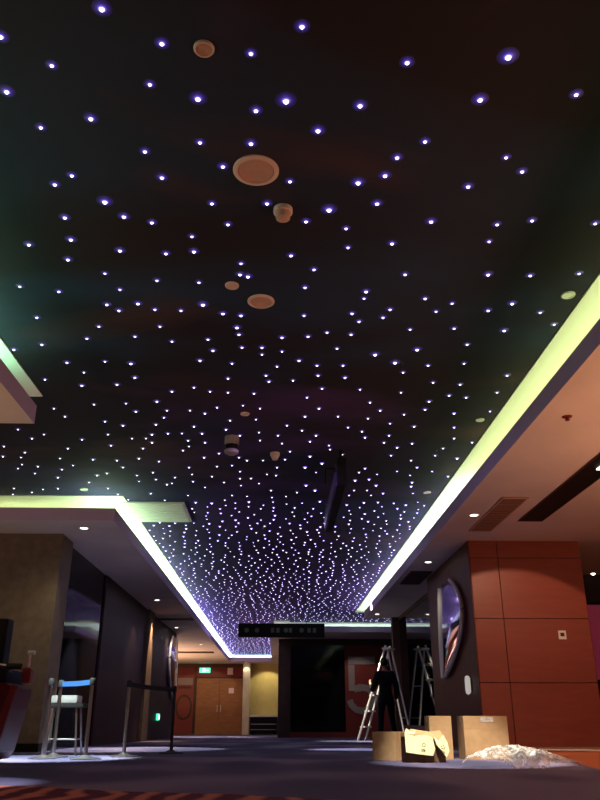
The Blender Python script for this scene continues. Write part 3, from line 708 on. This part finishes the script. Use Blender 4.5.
# torn open box
y = 7.75; cx = on_y(426, 762, y).x
t = thing('torn_cardboard_box', (cx, y+.12, 0), 'torn open cardboard box with pale ragged flaps hanging over its front', 'box', 'cardboard boxes in front of the wood wall', .08)
W, D, H = .36, .24, .24
MB().box(-W/2, W/2, -D/2, -D/2+.008, 0, H*.82).box(-W/2, W/2, D/2-.008, D/2, 0, H).box(-W/2, -W/2+.008, -D/2, D/2, 0, H*.9).box(W/2-.008, W/2, -D/2, D/2, 0, H*.85).box(-W/2, W/2, -D/2, D/2, 0, .008).build('carton', M['cardin'], t)
def sheet(pts3, th, name, mt, par, jag=.0):
    m_ = MB(); n = len(pts3); P = [Vector(p) for p in pts3]
    nrm = (P[1]-P[0]).cross(P[-1]-P[0]).normalized()*th
    A = [m_.bm.verts.new(p) for p in P]; B = [m_.bm.verts.new(p+nrm) for p in P]
    m_.bm.faces.new(A); m_.bm.faces.new(B)
    for i in range(n): m_.bm.faces.new((A[i], A[(i+1) % n], B[(i+1) % n], B[i]))
    return m_.build(name, mt, par)
sheet([(-.20, -.135, .245), (-.205, -.18, .09), (-.10, -.185, .075), (.045, -.18, .06), (.07, -.17, .115), (.06, -.14, .215), (-.02, -.13, .235), (-.10, -.128, .225)], -.006, 'torn_flap', M['cardl'], t)
sheet([(.075, -.135, .215), (.09, -.16, .15), (.13, -.185, .10), (.17, -.185, .045), (.20, -.18, .10), (.195, -.15, .17), (.165, -.13, .235), (.12, -.13, .19)], -.006, 'torn_flap', M['cardl'], t)
sheet([(-.18, -.12, .24), (-.16, -.12, .20), (.15, -.12, .17), (.18, -.12, .20), (.16, -.05, .27), (.05, -.05, .26), (-.12, -.05, .285)], -.006, 'torn_flap', M['card'], t)
sheet([(-.19, -.11, .235), (-.20, -.12, .25), (-.175, -.10, .29), (-.13, -.09, .262), (-.09, -.10, .27), (-.10, -.11, .24)], -.006, 'torn_edge', M['cardl'], t)
pr = MB()
for (x, z) in ((-.04, .15), (.14, .13)):
    for k in range(5):
        a = k*1.3; pr.box(x+.016*math.cos(a)-.006, x+.016*math.cos(a)+.006, -.196, -.188, z+.014*math.sin(a)-.004, z+.014*math.sin(a)+.004)
pr.build('printed_mark', mat('green_ink', (.12, .2, .08), .7), t)
# ---------------------------------------------------------------- plastic sheeting heap
def plastic_mat():
    m = bpy.data.materials.new('clear_plastic_film'); m.use_nodes = True; nt = m.node_tree; b = nt.nodes['Principled BSDF']
    N = nt.nodes.new; L = nt.links.new
    b.inputs['Base Color'].default_value = (.75, .74, .68, 1); b.inputs['Roughness'].default_value = .3; b.inputs['Specular IOR Level'].default_value = .6
    tc = N('ShaderNodeTexCoord'); nz = N('ShaderNodeTexNoise'); nz.inputs['Scale'].default_value = 9; nz.inputs['Detail'].default_value = 6; nz.inputs['Distortion'].default_value = 2.5
    mr = N('ShaderNodeMapRange'); mr.inputs[1].default_value = .4; mr.inputs[2].default_value = .65; mr.inputs[3].default_value = .15; mr.inputs[4].default_value = .75
    L(tc.outputs['Object'], nz.inputs[0]); L(nz.outputs[0], mr.inputs[0]); L(mr.outputs[0], b.inputs['Alpha']); return m
M['film'] = plastic_mat()
from mathutils import noise as NZ
hp = MB(); NX, NY = 110, 50; grid = []
c = foot(522, 768)
for i in range(NX+1):
    row = []
    for j in range(NY+1):
        u, v = i/NX*2-1, j/NY*2-1
        x, yv = u*.50, v*.26
        ridge = 1-abs(NZ.noise(Vector((x*9, yv*9, 3))))*2
        fine = 1-abs(NZ.noise(Vector((x*26+yv*8, yv*22, 7))))*2
        prof = max(0, 1-abs(v)**2.2)*(max(0, 1-max(0, (-u-.0))**2.2) if u < 0 else max(.0, 1-u**1.1))
        h = prof**.6*(.125+.04*ridge+.008*fine)
        h = max(h, .004+.008*max(0, fine)*(prof > 0))
        row.append(hp.bm.verts.new((x+.05*NZ.noise(Vector((x*5, yv*5, 1))), yv+.05*NZ.noise(Vector((x*5, yv*5, 9))), h)))
    grid.append(row)
for i in range(NX):
    for j in range(NY):
        u, v = (i+.5)/NX*2-1, (j+.5)/NY*2-1
        if u*u+v*v < 1.0+.25*NZ.noise(Vector((u*3, v*3, 0))): hp.bm.faces.new((grid[i][j], grid[i+1][j], grid[i+1][j+1], grid[i][j+1]))
for v in [v for v in hp.bm.verts if not v.link_faces]: hp.bm.verts.remove(v)
o = hp.build('plastic_sheet', M['film'], None, True, (c.x+.02, c.y+.12, .002))
tag(o, 'crumpled clear plastic sheeting heaped on the carpet in front of the boxes', 'plastic sheet')
# cable by the wall
cb = []
for i in range(30):
    s = i/29; cb.append((3.35+s*1.15, 10.7-.28*math.sin(s*PI*.9)-.15*s, .012))
o = MB().path(cb, .011).build('cable', M['cable'], None, True); tag(o, 'pale cable lying on the floor along the red wood wall', 'cable')
# ---------------------------------------------------------------- step ladder
LY = 19.6; lx = on_y(388, 650, 19.6).x; lz = fz(LY)
t = thing('step_ladder', (lx, LY, lz), 'aluminium step ladder standing behind the person in black', 'ladder', None, math.radians(-28))
H = 2.13
def rail_front(sy, z): return Vector((-.76+.76*z/H, sy*(.24-.09*z/H), z))
def rail_back(sy, z): return Vector((.42-.40*z/H, sy*(.22-.08*z/H), z))
for sy in (-1, 1):
    MB().tube(rail_front(sy, 0), rail_front(sy, H), .026, n=8).build('front_rail', M['alu'], t)
    MB().tube(rail_back(sy, 0), rail_back(sy, H-.12), .020, n=8).build('rear_leg', M['alu'], t)
for k in range(5):
    z = .30+k*.35; a, b_ = rail_front(-1, z), rail_front(1, z)
    MB().box(a.x-.05, a.x+.07, a.y, b_.y, z-.018, z+.018, bev=.004).build('step', M['alu'], t)
MB().box(-.10, .12, -.17, .17, H-.10, H-.06, bev=.006).build('top_cap', M['alu'], t)
for z in (.5, 1.2): MB().tube(rail_back(-1, z), rail_back(1, z), .012, n=8).build('brace', M['alu'], t)
# ---------------------------------------------------------------- person
def skinned(name, V, E, R, mt, parent, lvl=2, root=0):
    me = bpy.data.meshes.new(name); me.from_pydata([tuple(v) for v in V], E, []); o = bpy.data.objects.new(name, me); COL.objects.link(o)
    md = o.modifiers.new('skin', 'SKIN'); md.use_smooth_shade = True
    sv = me.skin_vertices[0].data
    for i, r in enumerate(R): sv[i].radius = (r, r) if not isinstance(r, tuple) else r; sv[i].use_root = (i == root)
    sb = o.modifiers.new('sub', 'SUBSURF'); sb.levels = lvl; sb.render_levels = lvl
    dg = bpy.context.evaluated_depsgraph_get(); nm = bpy.data.meshes.new_from_object(o.evaluated_get(dg))
    nm.materials.clear(); nm.materials.append(mt)
    for p_ in nm.polygons: p_.use_smooth = True; p_.material_index = 0
    o.modifiers.clear(); o.data = nm
    if parent is not None: o.parent = parent
    return o
PY = 18.3; px = on_y(386, 700, PY).x
person = thing('person', (px, PY, fz(PY)), 'person in black clothes seen from behind, standing at the step ladder', 'person', None, 0)
def chain(V, E, R, par, pts_):
    last = par
    for p_, r in pts_:
        V.append(Vector(p_)); R.append(r); E.append((last, len(V)-1)); last = len(V)-1
    return last
# local frame: -x is towards the ladder, figure looks along +y (away), arms at hips and ladder rail
def fig(extra, parts):
    V = [Vector((0, 0, .93))]; E = []; R = [(.135+extra, .10+extra)]
    if extra and 'legs' in parts: chain(V, E, R, 0, [((0, .01, 1.05), (.132+extra, .10+extra))])
    if extra and 'torso' in parts: chain(V, E, R, 0, [((0, .0, .84), (.13+extra, .105+extra))])
    if 'torso' in parts:
        sh = chain(V, E, R, 0, [((0, .01, 1.08), (.125+extra, .095+extra)), ((0, .02, 1.25), (.15+extra, .105+extra)), ((0, .02, 1.38), (.14+extra, .09+extra))])
        if 'head' in parts: chain(V, E, R, sh, [((0, .03, 1.47), .052), ((0, .04, 1.53), .052)])
        for s in (-1, 1):
            if s < 0: arm = [((s*.17, .02, 1.40), .058+extra), ((s*.23, .07, 1.18), .046+extra), ((s*.25, .17, 1.05), .036+extra), ((s*.24, .32, 1.18), .028+extra)]
            else: arm = [((s*.17, .02, 1.40), .058+extra), ((s*.25, .0, 1.17), .046+extra), ((s*.27, .01, 1.06), .038+extra), ((s*.25, .08, .86), .028+extra)]
            e = chain(V, E, R, sh, arm)
            if 'hand' in parts:
                w_ = V[e]; d = (V[e]-V[e-1]).normalized(); side = d.cross(Vector((s, 0, .2))).normalized()
                palm = chain(V, E, R, e, [(w_+d*.05, (.030, .018)), (w_+d*.09, (.034, .018))])
                for k, ln in enumerate((.062, .072, .068, .052)):
                    o_ = side*(k-1.5)*.02; f0 = V[palm]+o_+d*.005; cr = Vector((-s*.02, 0, -.012))
                    chain(V, E, R, palm, [(f0+d*ln*.5, .009), (f0+d*ln*.85+cr*.6, .008), (f0+d*ln*1.05+cr*1.6, .007)])
                chain(V, E, R, e+1, [(w_+d*.06-side*.045, .011), (w_+d*.095-side*.055+Vector((-s*.015, 0, 0)), .009)])
    if 'legs' in parts:
        for s in (-1, 1):
            l = chain(V, E, R, 0, [((s*.095, 0, .85), .088+extra), ((s*.125, .03, .50), .058+extra), ((s*.15, -.01, .28), .050+extra), ((s*.165, -.02, .09), .036+extra)])
            if 'foot' in parts: chain(V, E, R, l, [((s*.175, .05, .045), .036), ((s*.185, .16, .03), .03)])
    return V, E, R
V, E, R = fig(0, ('torso', 'head', 'hand', 'legs', 'foot')); body = skinned('body', V, E, R, M['skin'], person)
V, E, R = fig(.026, ('torso',)); shirt = skinned('shirt', V, E, R, M['cloth'], person)
V, E, R = fig(.018, ('legs',)); skinned('trousers', V, E, R, M['cloth'], person)
def head_bm(k=1.0, hair=False):
    b_ = bmesh.new(); bmesh.ops.create_icosphere(b_, subdivisions=4, radius=1)
    for v in b_.verts:
        p_ = v.co.copy(); x, y_, z = p_
        fx = .074; fy = .096; fzz_ = .118
        if z < 0: x *= 1-.28*(-z)**1.5; 
        X = Vector((x*fx, y_*fy, z*fzz_))
        if not hair and y_ > .3:   # face: brow, eye hollows, nose, lips, chin
            X.y += .022*math.exp(-((x/.16)**2+((z+.12)/.22)**2))
            for s in (-1, 1): X.y -= .010*math.exp(-(((x-s*.36)/.16)**2+((z-.06)/.10)**2))
            X.y += .006*math.exp(-((x/.25)**2+((z+.47)/.07)**2)); X.y += .008*math.exp(-((x/.22)**2+((z+.8)/.15)**2))
        v.co = X*k
    if hair:
        kill = [v for v in b_.verts if (v.co.y > .035 and v.co.z < .06) or v.co.z < -.075]
        bmesh.ops.delete(b_, geom=kill, context='VERTS')
    else:
        for s in (-1, 1):
            r = bmesh.ops.create_uvsphere(b_, u_segments=10, v_segments=8, radius=1)
            for v in r['verts']: v.co = Vector((s*.074+v.co.x*.010, v.co.y*.017, v.co.z*.03-.005))
    return b_
def addbm(b_, name, mt, par, loc):
    me = bpy.data.meshes.new(name); b_.to_mesh(me); b_.free(); me.materials.append(mt)
    for p_ in me.polygons: p_.use_smooth = True
    o = bpy.data.objects.new(name, me); COL.objects.link(o); o.parent = par; o.location = loc; return o
hd = addbm(head_bm(), 'head', M['skin'], body, (0, .05, 1.63))
addbm(head_bm(1.09, True), 'hair', M['hair'], person, (0, .045, 1.638))
for s in (-1, 1):
    MB().box(s*.18-.048, s*.18+.048, -.07, .21, .0, .085, bev=.03).build('shoe', M['rubber'], person, True)
person.rotation_euler = (0, 0, math.radians(12))
